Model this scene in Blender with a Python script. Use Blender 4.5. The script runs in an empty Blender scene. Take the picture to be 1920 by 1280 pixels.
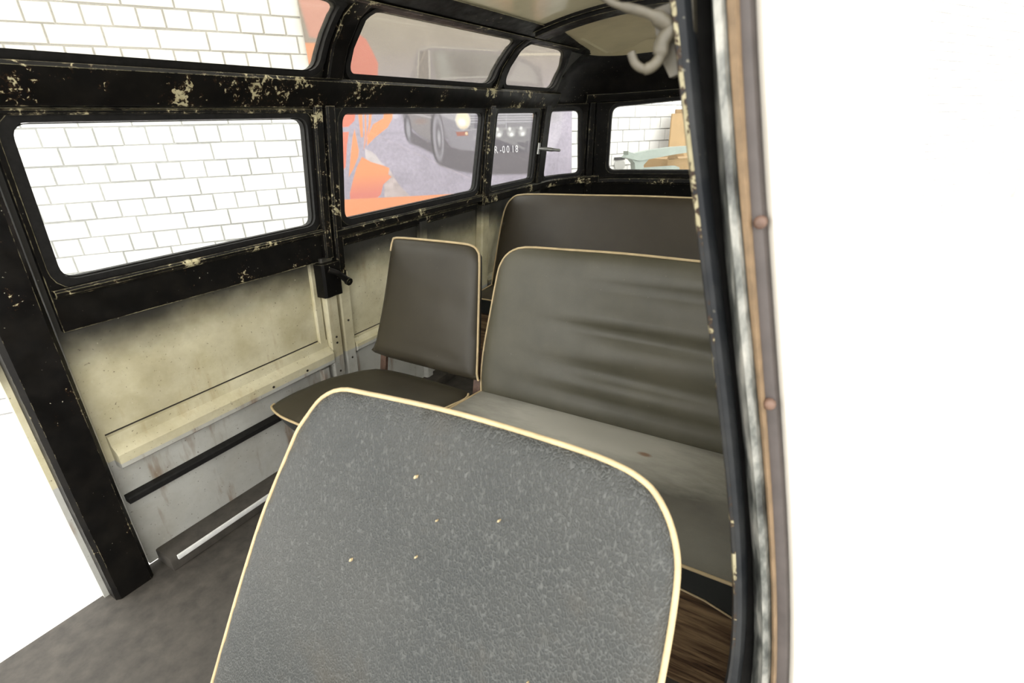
import bpy, bmesh, math, random
import numpy as np
from mathutils import Vector, Matrix
from mathutils.geometry import delaunay_2d_cdt
random.seed(7)
rng = np.random.default_rng(11)
SC = bpy.context.scene
COL = SC.collection

# ---------------------------------------------------------------- camera, sky, exposure
# coordinates below are metres; local frame: x across the van, y towards its tail, z up,
# measured from the eye point; OFF moves that frame so the yard is z=0 and the van's axis x=0
OFF = np.array([.72, 0., 1.67])
cam_d = bpy.data.cameras.new('camera')
cam = bpy.data.objects.new('camera', cam_d); COL.objects.link(cam)
cam_d.sensor_fit = 'HORIZONTAL'; cam_d.sensor_width = 36; cam_d.lens = 935 / 1920 * 36
cam_d.clip_start = .02; cam_d.clip_end = 200
_R = np.array([[.857, -.170, .487], [.513, .362, -.778], [-.044, .917, .397]])
_u, _s, _vt = np.linalg.svd(_R); _R = _u @ _vt
M = Matrix(_R.tolist()).to_4x4(); M.translation = Vector(OFF.tolist()); cam.matrix_world = M
cam_d.dof.use_dof = True; cam_d.dof.focus_distance = 1.5; cam_d.dof.aperture_fstop = 6.5
SC.camera = cam

W = bpy.data.worlds.new('overcast'); SC.world = W; W.use_nodes = True
bg = W.node_tree.nodes['Background']; bg.inputs[0].default_value = (1., .985, .95, 1); bg.inputs[1].default_value = 4.6

vs = SC.view_settings
vs.view_transform = 'Standard'; vs.look = 'None'; vs.exposure = 0.0; vs.gamma = 1; vs.use_curve_mapping = False

# ---------------------------------------------------------------- materials
def srgb(r, g, b):
    f = lambda c: (c / 255 / 12.92) if c / 255 <= .04045 else ((c / 255 + .055) / 1.055) ** 2.4
    return (f(r), f(g), f(b), 1)

class N:
    """small node-graph writer"""
    def __init__(s, name):
        s.m = bpy.data.materials.new(name); s.m.use_nodes = True
        s.t = s.m.node_tree; s.b = s.t.nodes['Principled BSDF']; s.out = s.t.nodes['Material Output']
    def new(s, typ, **kw):
        n = s.t.nodes.new(typ)
        for k, v in kw.items():
            if k.startswith('in_'):
                k = k[3:]; k = int(k) if k.isdigit() else k.replace('_', ' ')
                if hasattr(v, 'is_output') or isinstance(v, bpy.types.NodeSocket): s.t.links.new(v, n.inputs[k])
                else: n.inputs[k].default_value = v
            else: setattr(n, k, v)
        return n
    def link(s, a, b): s.t.links.new(a, b)
    def pos(s): return s.new('ShaderNodeNewGeometry').outputs['Position']
    def obj(s): return s.new('ShaderNodeTexCoord').outputs['Object']
    def noise(s, vec, scale, detail=3, rough=.55, dist=0):
        n = s.new('ShaderNodeTexNoise'); s.link(vec, n.inputs['Vector'])
        n.inputs['Scale'].default_value = scale; n.inputs['Detail'].default_value = detail
        n.inputs['Roughness'].default_value = rough; n.inputs['Distortion'].default_value = dist
        return n.outputs['Fac']
    def ramp(s, fac, stops):
        r = s.new('ShaderNodeValToRGB'); s.link(fac, r.inputs[0]); e = r.color_ramp.elements
        while len(e) < len(stops): e.new(.5)
        for k, (p, c) in enumerate(stops):
            e[k].position = p; e[k].color = c if hasattr(c, '__len__') else (c, c, c, 1)
        return r.outputs[0]
    def math(s, op, a, b=0., clamp=False):
        n = s.new('ShaderNodeMath', operation=op); n.use_clamp = clamp
        for k, x in enumerate((a, b)):
            if isinstance(x, (int, float)): n.inputs[k].default_value = x
            else: s.link(x, n.inputs[k])
        return n.outputs[0]
    def mix(s, fac, a, b):
        n = s.new('ShaderNodeMix', data_type='RGBA')
        for sock, x in ((n.inputs['Factor'], fac), (n.inputs[6], a), (n.inputs[7], b)):
            if isinstance(x, (int, float)): sock.default_value = x
            elif hasattr(x, '__len__'): sock.default_value = x
            else: s.link(x, sock)
        return n.outputs[2]
    def scale(s, vec, sc):
        n = s.new('ShaderNodeMapping'); s.link(vec, n.inputs[0]); n.inputs['Scale'].default_value = sc; return n.outputs[0]
    def z(s, vec):
        n = s.new('ShaderNodeSeparateXYZ'); s.link(vec, n.inputs[0]); return n.outputs
    def fin(s, color=None, rough=None, bump=None, bstr=.3, bdist=.002, metal=None, spec=None):
        for key, v in (('Base Color', color), ('Roughness', rough), ('Metallic', metal), ('Specular IOR Level', spec)):
            if v is None: continue
            if isinstance(v, (int, float)) or hasattr(v, '__len__'): s.b.inputs[key].default_value = v
            else: s.link(v, s.b.inputs[key])
        if bump is not None:
            n = s.new('ShaderNodeBump'); n.inputs['Strength'].default_value = bstr; n.inputs['Distance'].default_value = bdist
            s.link(bump, n.inputs['Height']); s.link(n.outputs[0], s.b.inputs['Normal'])
        return s.m

CREAM = srgb(205, 198, 168)
def edge_mask(g, r):
    bv = g.new('ShaderNodeBevel', samples=4); bv.inputs['Radius'].default_value = r
    geo = g.new('ShaderNodeNewGeometry')
    d = g.new('ShaderNodeVectorMath', operation='DOT_PRODUCT'); g.link(bv.outputs[0], d.inputs[0]); g.link(geo.outputs['Normal'], d.inputs[1])
    return g.math('SUBTRACT', 1., d.outputs['Value'])

def black_paint(name, chips=.5, edges=True, wc=1., base=(.0042, .0039, .0036, 1)):
    """old black enamel, chipped down to cream paint and brown primer"""
    g = N(name); p = g.pos()
    big = g.noise(p, 8.5, 2, .5); fine = g.noise(p, 95, 4, .62, .6); mid = g.noise(p, 30, 4, .6, .5)
    a = g.math('ADD', g.math('MULTIPLY', big, .38), g.math('MULTIPLY', mid, .34)); a = g.math('ADD', a, g.math('MULTIPLY', fine, .34))
    thr = .695 - .05 * chips
    if edges:
        em = edge_mask(g, .005); a = g.math('ADD', a, g.math('MULTIPLY', em, .42))
    chip = g.ramp(a, [(thr, 0), (thr + .012, 1)])
    prim = g.ramp(a, [(thr - .03, 0), (thr - .012, 1)])
    spots = g.ramp(g.noise(p, 170, 2, .5), [(.735, 0), (.75, 1)])
    spots = g.math('MULTIPLY', spots, g.ramp(big, [(.48, 0), (.6, 1)]))
    dust = g.ramp(g.noise(p, 14, 4, .6), [(.42, base), (.8, (base[0] * 2.6, base[1] * 2.4, base[2] * 2.1, 1))])
    c = g.mix(prim, dust, (.028, .016, .009, 1))
    worn = g.mix(g.noise(p, 60, 2), srgb(150 * wc, 138 * wc, 100 * wc), srgb(205 * wc, 198 * wc, 165 * wc))
    c = g.mix(chip, c, worn); c = g.mix(spots, c, srgb(190 * wc, 185 * wc, 165 * wc))
    r = g.ramp(g.noise(p, 22, 3), [(.3, .30), (.75, .55)])
    h = g.math('SUBTRACT', g.math('MULTIPLY', g.noise(p, 45, 3), .35), chip)
    return g.fin(c, r, h, .35, .0012, None, .14)

def cream_grey(name, fade_lo, fade_hi, grey_z):
    """cream body paint, black overspray above, grey primer below, dirt and rust"""
    g = N(name); p = g.pos(); xyz = g.z(p)
    zz = g.math('ADD', xyz[2], g.math('MULTIPLY', g.math('SUBTRACT', g.noise(p, 6, 4, .6), .5), .09))
    over = g.new('ShaderNodeMapRange', interpolation_type='SMOOTHSTEP'); g.link(zz, over.inputs[0])
    over.inputs[1].default_value = fade_lo; over.inputs[2].default_value = fade_hi
    over = g.math('MULTIPLY', over.outputs[0], .97)
    n1 = g.noise(p, 9, 5, .65); n2 = g.noise(g.scale(p, (1, 1, .18)), 16, 4, .6); n3 = g.noise(p, 120, 3, .6)
    cr = g.mix(g.ramp(n1, [(.3, 0), (.75, 1)]), srgb(188, 180, 146), srgb(216, 210, 182))
    cr = g.mix(g.math('MULTIPLY', g.ramp(n2, [(.58, 0), (.74, 1)]), .45), cr, srgb(150, 118, 66))
    gy = g.mix(n1, srgb(160, 160, 155), srgb(198, 198, 190))
    gy = g.mix(g.math('MULTIPLY', g.ramp(n2, [(.55, 0), (.70, 1)]), .75), gy, srgb(120, 88, 55))
    c = g.mix(g.math('LESS_THAN', xyz[2], grey_z), cr, gy)
    spk = g.ramp(n3, [(.67, 0), (.71, 1)])
    c = g.mix(g.math('MULTIPLY', g.ramp(g.noise(p, 3.2, 5, .7), [(.45, 0), (.7, 1)]), .35), c, srgb(120, 108, 80))
    c = g.mix(g.math('MULTIPLY', spk, .7), c, srgb(70, 52, 34))
    c = g.mix(over, c, (.010, .0095, .009, 1))
    sc = g.ramp(g.noise(g.scale(p, (8, 1, 1)), 60, 2, .5), [(.745, 0), (.76, 1)])
    c = g.mix(g.math('MULTIPLY', sc, .5), c, srgb(200, 194, 170))
    return g.fin(c, g.ramp(n1, [(.3, .42), (.7, .62)]), g.noise(p, 40, 3), .12, .002)

def vinyl(name, col, col2, rough=.5, grain=520, bstr=.35, bdist=.0006, stretch=(1, 1, 1), scuff=.25, coat=0, spec=.5, wob_amt=.004, edge_w=.2, stain=None):
    g = N(name); p = g.pos(); q = g.scale(p, stretch)
    wob = g.noise(q, 26, 2)
    vm = g.new('ShaderNodeVectorMath', operation='ADD'); g.link(q, vm.inputs[0])
    w3 = g.new('ShaderNodeTexNoise'); g.link(q, w3.inputs['Vector']); w3.inputs['Scale'].default_value = 60
    ms = g.new('ShaderNodeVectorMath', operation='SCALE'); g.link(w3.outputs['Color'], ms.inputs[0]); ms.inputs['Scale'].default_value = wob_amt
    g.link(ms.outputs[0], vm.inputs[1])
    vo = g.new('ShaderNodeTexVoronoi', feature='DISTANCE_TO_EDGE'); g.link(vm.outputs[0], vo.inputs['Vector']); vo.inputs['Scale'].default_value = grain
    pebble = g.ramp(vo.outputs['Distance'], [(.0, 0), (edge_w * .3, .35), (edge_w, 1)])
    big = g.noise(p, 4.5, 4, .6)
    c = g.mix(g.ramp(big, [(.32, 0), (.72, 1)]), col, col2)
    c = g.mix(g.math('MULTIPLY', g.math('SUBTRACT', 1., pebble), scuff), c, tuple(min(1, x * 2.6) for x in col2[:3]) + (1,))
    dust = g.ramp(g.noise(p, 150, 3, .6), [(.74, 0), (.78, 1)])
    c = g.mix(g.math('MULTIPLY', dust, .35), c, srgb(190, 186, 172))
    if stain: c = g.mix(g.math('MULTIPLY', g.ramp(g.noise(p, 7, 5, .65), [(.56, 0), (.75, 1)]), .5), c, stain)
    r = g.math('ADD', rough - .08, g.math('MULTIPLY', g.noise(p, 11, 4), .18))
    h = g.math('ADD', g.math('MULTIPLY', pebble, 1.), g.math('MULTIPLY', wob, 1.2))
    m = g.fin(c, r, h, bstr, bdist, None, spec)
    if coat: g.b.inputs['Sheen Weight'].default_value = coat; g.b.inputs['Sheen Roughness'].default_value = .4
    return m

def plain(name, col, rough=.6, var=.25, scale=20, bump=.1, metal=0., spec=.5):
    g = N(name); p = g.pos(); n = g.noise(p, scale, 4, .6)
    lo = tuple(x * (1 - var) for x in col[:3]) + (1,); hi = tuple(min(1, x * (1 + var)) for x in col[:3]) + (1,)
    return g.fin(g.mix(g.ramp(n, [(.3, 0), (.7, 1)]), lo, hi), rough, n, bump, .002, metal, spec)

def glass_mat(name, haze=.03, tint=(.97, .98, .97, 1), hazecol=(.75, .72, .62, 1), dirt=.0):
    g = N(name); t = g.t; t.nodes.remove(g.b); p = g.pos()
    tr = g.new('ShaderNodeBsdfTransparent'); tr.inputs[0].default_value = tint
    gl = g.new('ShaderNodeBsdfGlossy'); gl.inputs['Roughness'].default_value = .03
    df = g.new('ShaderNodeBsdfDiffuse'); df.inputs[0].default_value = hazecol
    fr = g.new('ShaderNodeFresnel'); fr.inputs[0].default_value = 1.45
    m1 = g.new('ShaderNodeMixShader'); g.link(g.math('MULTIPLY', fr.outputs[0], .10), m1.inputs[0]); g.link(tr.outputs[0], m1.inputs[1]); g.link(gl.outputs[0], m1.inputs[2])
    m2 = g.new('ShaderNodeMixShader')
    f = g.math('ADD', haze, g.math('MULTIPLY', g.ramp(g.noise(p, 26, 5, .7), [(.62, 0), (.72, 1)]), dirt))
    g.link(f, m2.inputs[0]); g.link(m1.outputs[0], m2.inputs[1]); g.link(df.outputs[0], m2.inputs[2])
    g.link(m2.outputs[0], g.out.inputs[0]); return g.m

MAT = {}
MAT['black'] = black_paint('black_enamel', .75)
MAT['black_rail'] = black_paint('black_enamel_worn', 1.75)
MAT['black_plain'] = black_paint('black_enamel_clean', -.6)
MAT['side'] = cream_grey('side_panel_paint', 1.67 - .56, 1.67 - .41, 1.67 - .80)
MAT['cream'] = cream_grey('cream_frame_paint', 1.67 - .475, 1.67 - .40, 1.67 - .80)
MAT['rubber'] = plain('rubber_seal', (.011, .0105, .010, 1), .6, .3, 60, .15, 0., .2)
MAT['ceiling'] = plain('cream_roof_paint', srgb(226, 216, 182), .14, .10, 6, .05)
MAT['dome'] = plain('cream_headliner', srgb(178, 166, 132), .6, .08, 8, .05)
MAT['vinyl_front'] = vinyl('blue_grey_vinyl', srgb(42, 45, 45), srgb(56, 57, 55), .46, 185, .7, .0014, (1.6, 1, .8), .55, 0, .38, .0048, .2, srgb(66, 62, 54))
MAT['vinyl_bench'] = vinyl('grey_vinyl', srgb(62, 60, 48), srgb(80, 77, 64), .44, 700, .18, .0005, (1, 1, 1), .10)
MAT['vinyl_seat'] = vinyl('lit_grey_vinyl', srgb(84, 82, 75), srgb(112, 110, 101), .40, 700, .15, .0005, (1, 1, 1), .10)  # lighter than the backrest vinyl: light on the seat top is painted in
def seat_light_and_rust():  # painted light on the cushion's back half, plus a small rust mark
    m = MAT['vinyl_seat']; t = m.node_tree; b = t.nodes['Principled BSDF']; src = b.inputs['Base Color'].links[0].from_socket
    g = N.__new__(N); g.m = m; g.t = t; g.b = b; xyz = g.z(g.pos())
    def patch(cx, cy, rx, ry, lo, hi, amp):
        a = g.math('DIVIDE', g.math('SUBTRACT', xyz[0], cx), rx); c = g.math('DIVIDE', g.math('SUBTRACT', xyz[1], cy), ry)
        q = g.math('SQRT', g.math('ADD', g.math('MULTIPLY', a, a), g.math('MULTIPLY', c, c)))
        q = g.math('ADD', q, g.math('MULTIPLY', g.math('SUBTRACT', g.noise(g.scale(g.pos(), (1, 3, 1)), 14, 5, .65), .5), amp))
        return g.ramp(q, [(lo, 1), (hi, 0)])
    c = g.mix(g.math('MULTIPLY', patch(.26, 1.13, .55, .20, .35, .98, .5), .75), src, srgb(192, 190, 180))  # band of light put into the base colour
    c = g.mix(g.math('MULTIPLY', patch(.435, 1.085, .026, .012, .4, .9, .9), .8), c, srgb(120, 84, 52))
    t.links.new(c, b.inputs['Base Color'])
seat_light_and_rust()
MAT['vinyl_fold'] = vinyl('dark_grey_vinyl', srgb(43, 38, 27), srgb(54, 49, 37), .47, 700, .18, .0005, (1, 1, 1), .10)
MAT['vinyl_rear'] = vinyl('brown_grey_vinyl', srgb(42, 35, 25), srgb(53, 46, 34), .5, 700, .15, .0005, (1, 1, 1), .08)
MAT['vinyl_dark'] = vinyl('black_vinyl_side', srgb(28, 30, 29), srgb(38, 40, 38), .5, 600, .15, .0005, (1, 1, 1), .05)
MAT['piping'] = plain('cream_piping', srgb(182, 162, 124), .5, .16, 30, .1)
MAT['rust'] = plain('brown_rusty_steel', srgb(92, 70, 58), .55, .35, 60, .2)
MAT['steel'] = plain('grey_steel', srgb(150, 150, 148), .35, .2, 60, .1, .8)
MAT['floor'] = plain('dark_floor_mat', srgb(62, 58, 52), .7, .35, 25, .3)
MAT['sill'] = plain('pale_sill_strip', srgb(215, 215, 212), .4, .1, 40, .05)
MAT['white_brick'] = plain('white_painted_brick', (.56, .555, .54, 1), .6, .05, 14, .35)
MAT['mortar'] = plain('white_painted_mortar', (.30, .30, .29, 1), .9, .12, 60, .4)
MAT['concrete'] = plain('pale_concrete_yard', (.50, .49, .47, 1), .85, .12, 4, .2)
MAT['card'] = plain('brown_cardboard', srgb(124, 100, 68), .8, .08, 12, .05)
MAT['card2'] = plain('brown_cardboard_pale', srgb(138, 114, 80), .8, .08, 12, .05)
MAT['aqua'] = plain('faded_aqua_paint', srgb(122, 131, 124), .45, .14, 9, .1)
MAT['dark_hole'] = plain('dark_screw_hole', (.02, .015, .01, 1), .7, .1, 30, 0)
MAT['hook'] = plain('cream_grey_cast_metal', srgb(74, 69, 57), .5, .22, 70, .2)
MAT['sticker_white'] = plain('sticker_white', srgb(150, 150, 146), .5, .05, 60, 0)
MAT['sticker_black'] = plain('sticker_black', (.02, .02, .02, 1), .5, .1, 60, 0)
MAT['glass'] = glass_mat('window_glass', .012)
MAT['sky_glass'] = glass_mat('hazed_roof_glass', .07, (.93, .92, .88, 1), (.80, .74, .60, 1), .05)
def wood():
    g = N('varnished_brown_wood'); p = g.pos()
    mp = g.new('ShaderNodeMapping'); g.link(p, mp.inputs[0]); mp.inputs['Rotation'].default_value = (0, math.radians(-32), 0); mp.inputs['Scale'].default_value = (3.2, 8, 34)
    n = g.noise(mp.outputs[0], 1.6, 5, .6, .8); n2 = g.noise(mp.outputs[0], 7, 3, .6)
    a = g.math('ADD', g.math('MULTIPLY', n, .75), g.math('MULTIPLY', n2, .3))
    c = g.ramp(a, [(.34, (.010, .006, .004, 1)), (.46, srgb(78, 58, 40)), (.66, srgb(136, 112, 82))])
    return g.fin(c, .38, a, .15, .002)
MAT['wood'] = wood()
def worn_metal():
    g = N('worn_grey_jamb'); p = g.pos(); n = g.noise(g.scale(p, (1, 1, .35)), 40, 5, .65)
    c = g.ramp(n, [(.34, srgb(24, 25, 24)), (.47, srgb(80, 82, 78)), (.58, srgb(128, 128, 122)), (.72, srgb(168, 165, 156))])
    return g.fin(c, .38, n, .2, .002)
MAT['bead'] = worn_metal()
MAT['tan'] = plain('tan_sealer', srgb(118, 98, 74), .6, .25, 50, .2)
MAT['jamb'] = plain('purple_grey_primer', srgb(74, 68, 66), .5, .22, 26, .1)
MAT['body_out'] = plain('outer_body_paint', srgb(214, 210, 200), .35, .08, 8, .05)
MAT['flange'] = black_paint('blue_black_flange', -.2, False, .62, (.013, .0145, .0165, 1))
MAT['flange_edge'] = black_paint('chipped_flange_edge', 2.75, False, .74, (.012, .013, .014, 1))

# ---------------------------------------------------------------- object helpers
def props(o, label=None, cat=None, group=None, kind=None):
    for k, v in (('label', label), ('category', cat), ('group', group), ('kind', kind)):
        if v: o[k] = v
    return o
def empty(name, base, **kw):
    o = bpy.data.objects.new(name, None); COL.objects.link(o); o.empty_display_size = .05
    o.location = Vector((np.array(base) + OFF).tolist()); return props(o, **kw)
def root_loc(o):
    l = np.zeros(3)
    while o is not None: l = l + np.array(o.location); o = o.parent
    return l
def mesh_obj(name, verts, faces, mat, parent=None, smooth=35, **kw):
    """verts in the local eye frame; placed in the world (or relative to the parent)"""
    V = np.asarray(verts, float) + OFF
    if parent is not None: V = V - root_loc(parent); org = np.zeros(3)
    else: org = V.mean(0); org[2] = V[:, 2].min(); V = V - org
    me = bpy.data.meshes.new(name); me.from_pydata(V.tolist(), [], [tuple(int(i) for i in f) for f in faces])
    bm = bmesh.new(); bm.from_mesh(me); bmesh.ops.recalc_face_normals(bm, faces=bm.faces); bm.to_mesh(me); bm.free()
    if smooth:
        me.polygons.foreach_set('use_smooth', [True] * len(me.polygons)); me.set_sharp_from_angle(angle=math.radians(smooth))
    me.materials.append(MAT[mat] if isinstance(mat, str) else mat)
    o = bpy.data.objects.new(name, me); COL.objects.link(o); o.parent = parent
    if parent is None: o.location = Vector(org.tolist())
    return props(o, **kw)

def pip(P, poly):
    P = np.asarray(P); poly = np.asarray(poly); x, y = P[:, 0], P[:, 1]; ins = np.zeros(len(P), bool)
    n = len(poly)
    for i in range(n):
        x1, y1 = poly[i]; x2, y2 = poly[(i + 1) % n]
        if y1 == y2: continue
        c = ((y1 > y) != (y2 > y)) & (x < (x2 - x1) * (y - y1) / (y2 - y1) + x1); ins ^= c
    return ins
def pdist(P, poly):
    P = np.asarray(P, float); poly = np.asarray(poly, float); d = np.full(len(P), 1e9)
    for i in range(len(poly)):
        a = poly[i]; b = poly[(i + 1) % len(poly)]; ab = b - a; L = ab @ ab
        if L < 1e-14: continue
        t = np.clip(((P - a) @ ab) / L, 0, 1); d = np.minimum(d, np.hypot(*(P - a - t[:, None] * ab).T))
    return d
def resample(poly, step, closed=True):
    out = []; n = len(poly)
    for i in range(n if closed else n - 1):
        a = np.array(poly[i], float); b = np.array(poly[(i + 1) % n], float); L = np.hypot(*(b - a)[:2]); k = max(1, int(math.ceil(L / step)))
        for j in range(k): out.append(a + (b - a) * j / k)
    if not closed: out.append(np.array(poly[-1], float))
    return [tuple(p) for p in out]
def rrect(pts, rad, seg=5):
    """polygon with each corner rounded by its own radius"""
    n = len(pts); rad = rad if hasattr(rad, '__len__') else [rad] * n; out = []
    for i in range(n):
        p = np.array(pts[i], float); a = np.array(pts[i - 1], float) - p; b = np.array(pts[(i + 1) % n], float) - p
        la, lb = np.hypot(*a), np.hypot(*b); a /= la; b /= lb; r = min(rad[i], .49 * la, .49 * lb)
        if r < 1e-5: out.append(tuple(p)); continue
        p0 = p + a * r; p1 = p + b * r
        for k in range(seg + 1):
            t = k / seg; out.append(tuple((1 - t) ** 2 * p0 + 2 * t * (1 - t) * p + t * t * p1))
    return out
def smooth_poly(pts, n=6, closed=True):
    P = [np.array(p, float) for p in pts]; out = []; m = len(P)
    rngi = range(m) if closed else range(m - 1)
    for i in rngi:
        g = lambda k: P[k % m] if closed else P[min(max(k, 0), m - 1)]
        p0, p1, p2, p3 = g(i - 1), g(i), g(i + 1), g(i + 2)
        for k in range(n):
            t = k / n
            out.append(tuple(.5 * (2 * p1 + (p2 - p0) * t + (2 * p0 - 5 * p1 + 4 * p2 - p3) * t * t + (3 * p1 - p0 - 3 * p2 + p3) * t ** 3)))
    if not closed: out.append(tuple(P[-1]))
    return out

def panel(name, outer, holes, fmap, w0, w1, mat, parent=None, step=.06, smooth=35, **kw):
    """slab with holes over a mapped surface; w0/w1: back and front depth (numbers or functions of Nx2 uv)"""
    loops = [resample(outer, step)] + [resample(h, step) for h in holes]
    pts = []; edges = []
    for L in loops:
        b = len(pts); pts += L; edges += [(b + i, b + (i + 1) % len(L)) for i in range(len(L))]
    o = np.array(outer); lo, hi = o.min(0), o.max(0)
    gx, gy = np.meshgrid(np.arange(lo[0] + step / 2, hi[0], step), np.arange(lo[1] + step / 2, hi[1], step))
    G = np.stack([gx.ravel(), gy.ravel()], 1)
    if len(G):
        k = pip(G, outer)
        for h in holes: k &= ~pip(G, h)
        for L in loops: k &= pdist(G, L) > step * .4
        G = G[k]
    pts = [Vector((float(p[0]), float(p[1]))) for p in pts] + [Vector((float(p[0]), float(p[1]))) for p in G]
    vo, _, fo = delaunay_2d_cdt(pts, edges, [], 0, 1e-7)[:3]
    V = np.array([(v.x, v.y) for v in vo]); F = np.array([f for f in fo if len(f) == 3])
    C = V[F].mean(1); k = pip(C, outer)
    for h in holes: k &= ~pip(C, h)
    F = F[k]; n = len(V)
    f0 = np.full(n, w0, float) if not callable(w0) else w0(V)
    f1 = np.full(n, w1, float) if not callable(w1) else w1(V)
    A = fmap(V[:, 0], V[:, 1], f1); B = fmap(V[:, 0], V[:, 1], f0)
    faces = [tuple(f) for f in F] + [(f[0] + n, f[2] + n, f[1] + n) for f in F]
    cnt = {}
    for f in F:
        for i in range(3):
            a, b = int(f[i]), int(f[(i + 1) % 3]); cnt.setdefault((min(a, b), max(a, b)), []).append((a, b))
    for e, l in cnt.items():
        if len(l) == 1: a, b = l[0]; faces.append((b, a, a + n, b + n))
    VV = np.concatenate([A, B]); used = np.zeros(2 * n, bool); used[np.unique(np.concatenate([np.ravel(f) for f in faces]))] = True
    idx = np.cumsum(used) - 1
    return mesh_obj(name, VV[used], [tuple(idx[list(f)]) for f in faces], mat, parent, smooth, **kw)

def tube(name, path, r, mat, parent=None, seg=8, closed=False, smooth=60, **kw):
    P = np.array(path, float); n = len(P); rr = r if hasattr(r, '__len__') else [r] * n
    V = []; F = []; up = None
    for i in range(n):
        a = P[i - 1] if (i > 0 or closed) else P[i]; b = P[(i + 1) % n] if (i < n - 1 or closed) else P[i]
        t = b - a; t /= np.linalg.norm(t) + 1e-12
        if up is None:
            up = np.array([0, 0, 1.]) if abs(t[2]) < .9 else np.array([1., 0, 0])
        x = np.cross(t, up); x /= np.linalg.norm(x); up = np.cross(x, t)
        for k in range(seg):
            q = 2 * math.pi * k / seg; V.append(P[i] + rr[i] * (x * math.cos(q) + up * math.sin(q)))
    for i in range(n if closed else n - 1):
        j = (i + 1) % n
        for k in range(seg):
            l = (k + 1) % seg; F.append((i * seg + k, i * seg + l, j * seg + l, j * seg + k))
    if not closed: F.append(tuple(range(seg))[::-1]); F.append(tuple((n - 1) * seg + k for k in range(seg)))
    return mesh_obj(name, V, F, mat, parent, smooth, **kw)

def loft(name, rings, mat, parent=None, smooth=40, closed_ring=True, **kw):
    n = len(rings[0]); V = [p for r in rings for p in r]; F = []
    for i in range(len(rings) - 1):
        for k in range(n if closed_ring else n - 1):
            l = (k + 1) % n; F.append((i * n + k, i * n + l, (i + 1) * n + l, (i + 1) * n + k))
    if closed_ring: F.append(tuple(range(n))[::-1]); F.append(tuple((len(rings) - 1) * n + k for k in range(n)))
    return mesh_obj(name, V, F, mat, parent, smooth, **kw)

def box_pts(lo, hi):
    (a, b, c), (d, e, f) = lo, hi
    return [(a, b, c), (d, b, c), (d, e, c), (a, e, c), (a, b, f), (d, b, f), (d, e, f), (a, e, f)]
BOX_F = [(0, 3, 2, 1), (4, 5, 6, 7), (0, 1, 5, 4), (1, 2, 6, 5), (2, 3, 7, 6), (3, 0, 4, 7)]
def bevel_obj(o, r, seg=2):
    bm = bmesh.new(); bm.from_mesh(o.data); bmesh.ops.bevel(bm, geom=bm.edges[:], offset=r, segments=seg, profile=.6, affect='EDGES'); bm.to_mesh(o.data); bm.free()
    o.data.polygons.foreach_set('use_smooth', [True] * len(o.data.polygons)); o.data.set_sharp_from_angle(angle=math.radians(40)); return o
def box(name, lo, hi, mat, parent=None, bev=.004, **kw):
    o = mesh_obj(name, box_pts(lo, hi), BOX_F, mat, parent, 0, **kw); return bevel_obj(o, bev) if bev else o

# ---------------------------------------------------------------- the van's shell: (s along the side and round the tail, v up the section, w inwards)
SEC = np.array([(-.09, -1.27), (-.065, -.875), (-.015, -.40), (0, -.29), (.065, .085), (.104, .16), (.143, .235), (.215, .308), (.29, .343), (.38, .368)])
CUM = np.concatenate([[0], np.cumsum(np.hypot(*np.diff(SEC, axis=0).T))]); CUM -= CUM[3]
HW, RC, XC = .78, .42, -.72
YS = 3.25 - RC; LA = math.pi / 2 * RC; SCN = YS + LA + (HW - RC); ST = 2 * SCN
def shell(s, v, w):
    s, v, w = np.broadcast_arrays(np.atleast_1d(np.asarray(s, float)), np.asarray(v, float), np.asarray(w, float))
    mir = s > SCN; t = np.where(mir, ST - s, s)
    d = np.interp(v, CUM, SEC[:, 0]) + w; z = np.interp(v, CUM, SEC[:, 1])
    a = np.clip((t - YS) / RC, 0, math.pi / 2); r = RC - d
    x = np.where(t <= YS, -(HW - d), -(HW - RC) - r * np.cos(a) + np.clip(t - YS - LA, 0, None))
    y = np.where(t <= YS, t, YS + r * np.sin(a))
    x = np.where(mir, -x, x)
    return np.stack([XC + x, y, z], 1)
def rail(name, s0, s1, prof, mat, parent=None, step=.12, **kw):
    """bar running along s; prof: (v, w) outline"""
    ss = np.linspace(s0, s1, max(2, int(abs(s1 - s0) / step) + 1)); pv = np.array(prof)
    return loft(name, [shell(s, pv[:, 0], pv[:, 1]) for s in ss], mat, parent, 30, **kw)
def post(name, v0, v1, prof, mat, parent=None, step=.06, lean=0., **kw):
    vv = np.linspace(v0, v1, max(2, int(abs(v1 - v0) / step) + 1)); ps = np.array(prof)
    return loft(name, [shell(ps[:, 0] + lean * (v - v0), v * np.ones(len(ps)), ps[:, 1]) for v in vv], mat, parent, 30, **kw)
def chamf(a0, a1, w1, c=.006, w0=-.004):
    return [(a0, w0), (a0, w1 - c), (a0 + c, w1), (a1 - c, w1), (a1, w1 - c), (a1, w0)]

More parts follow.
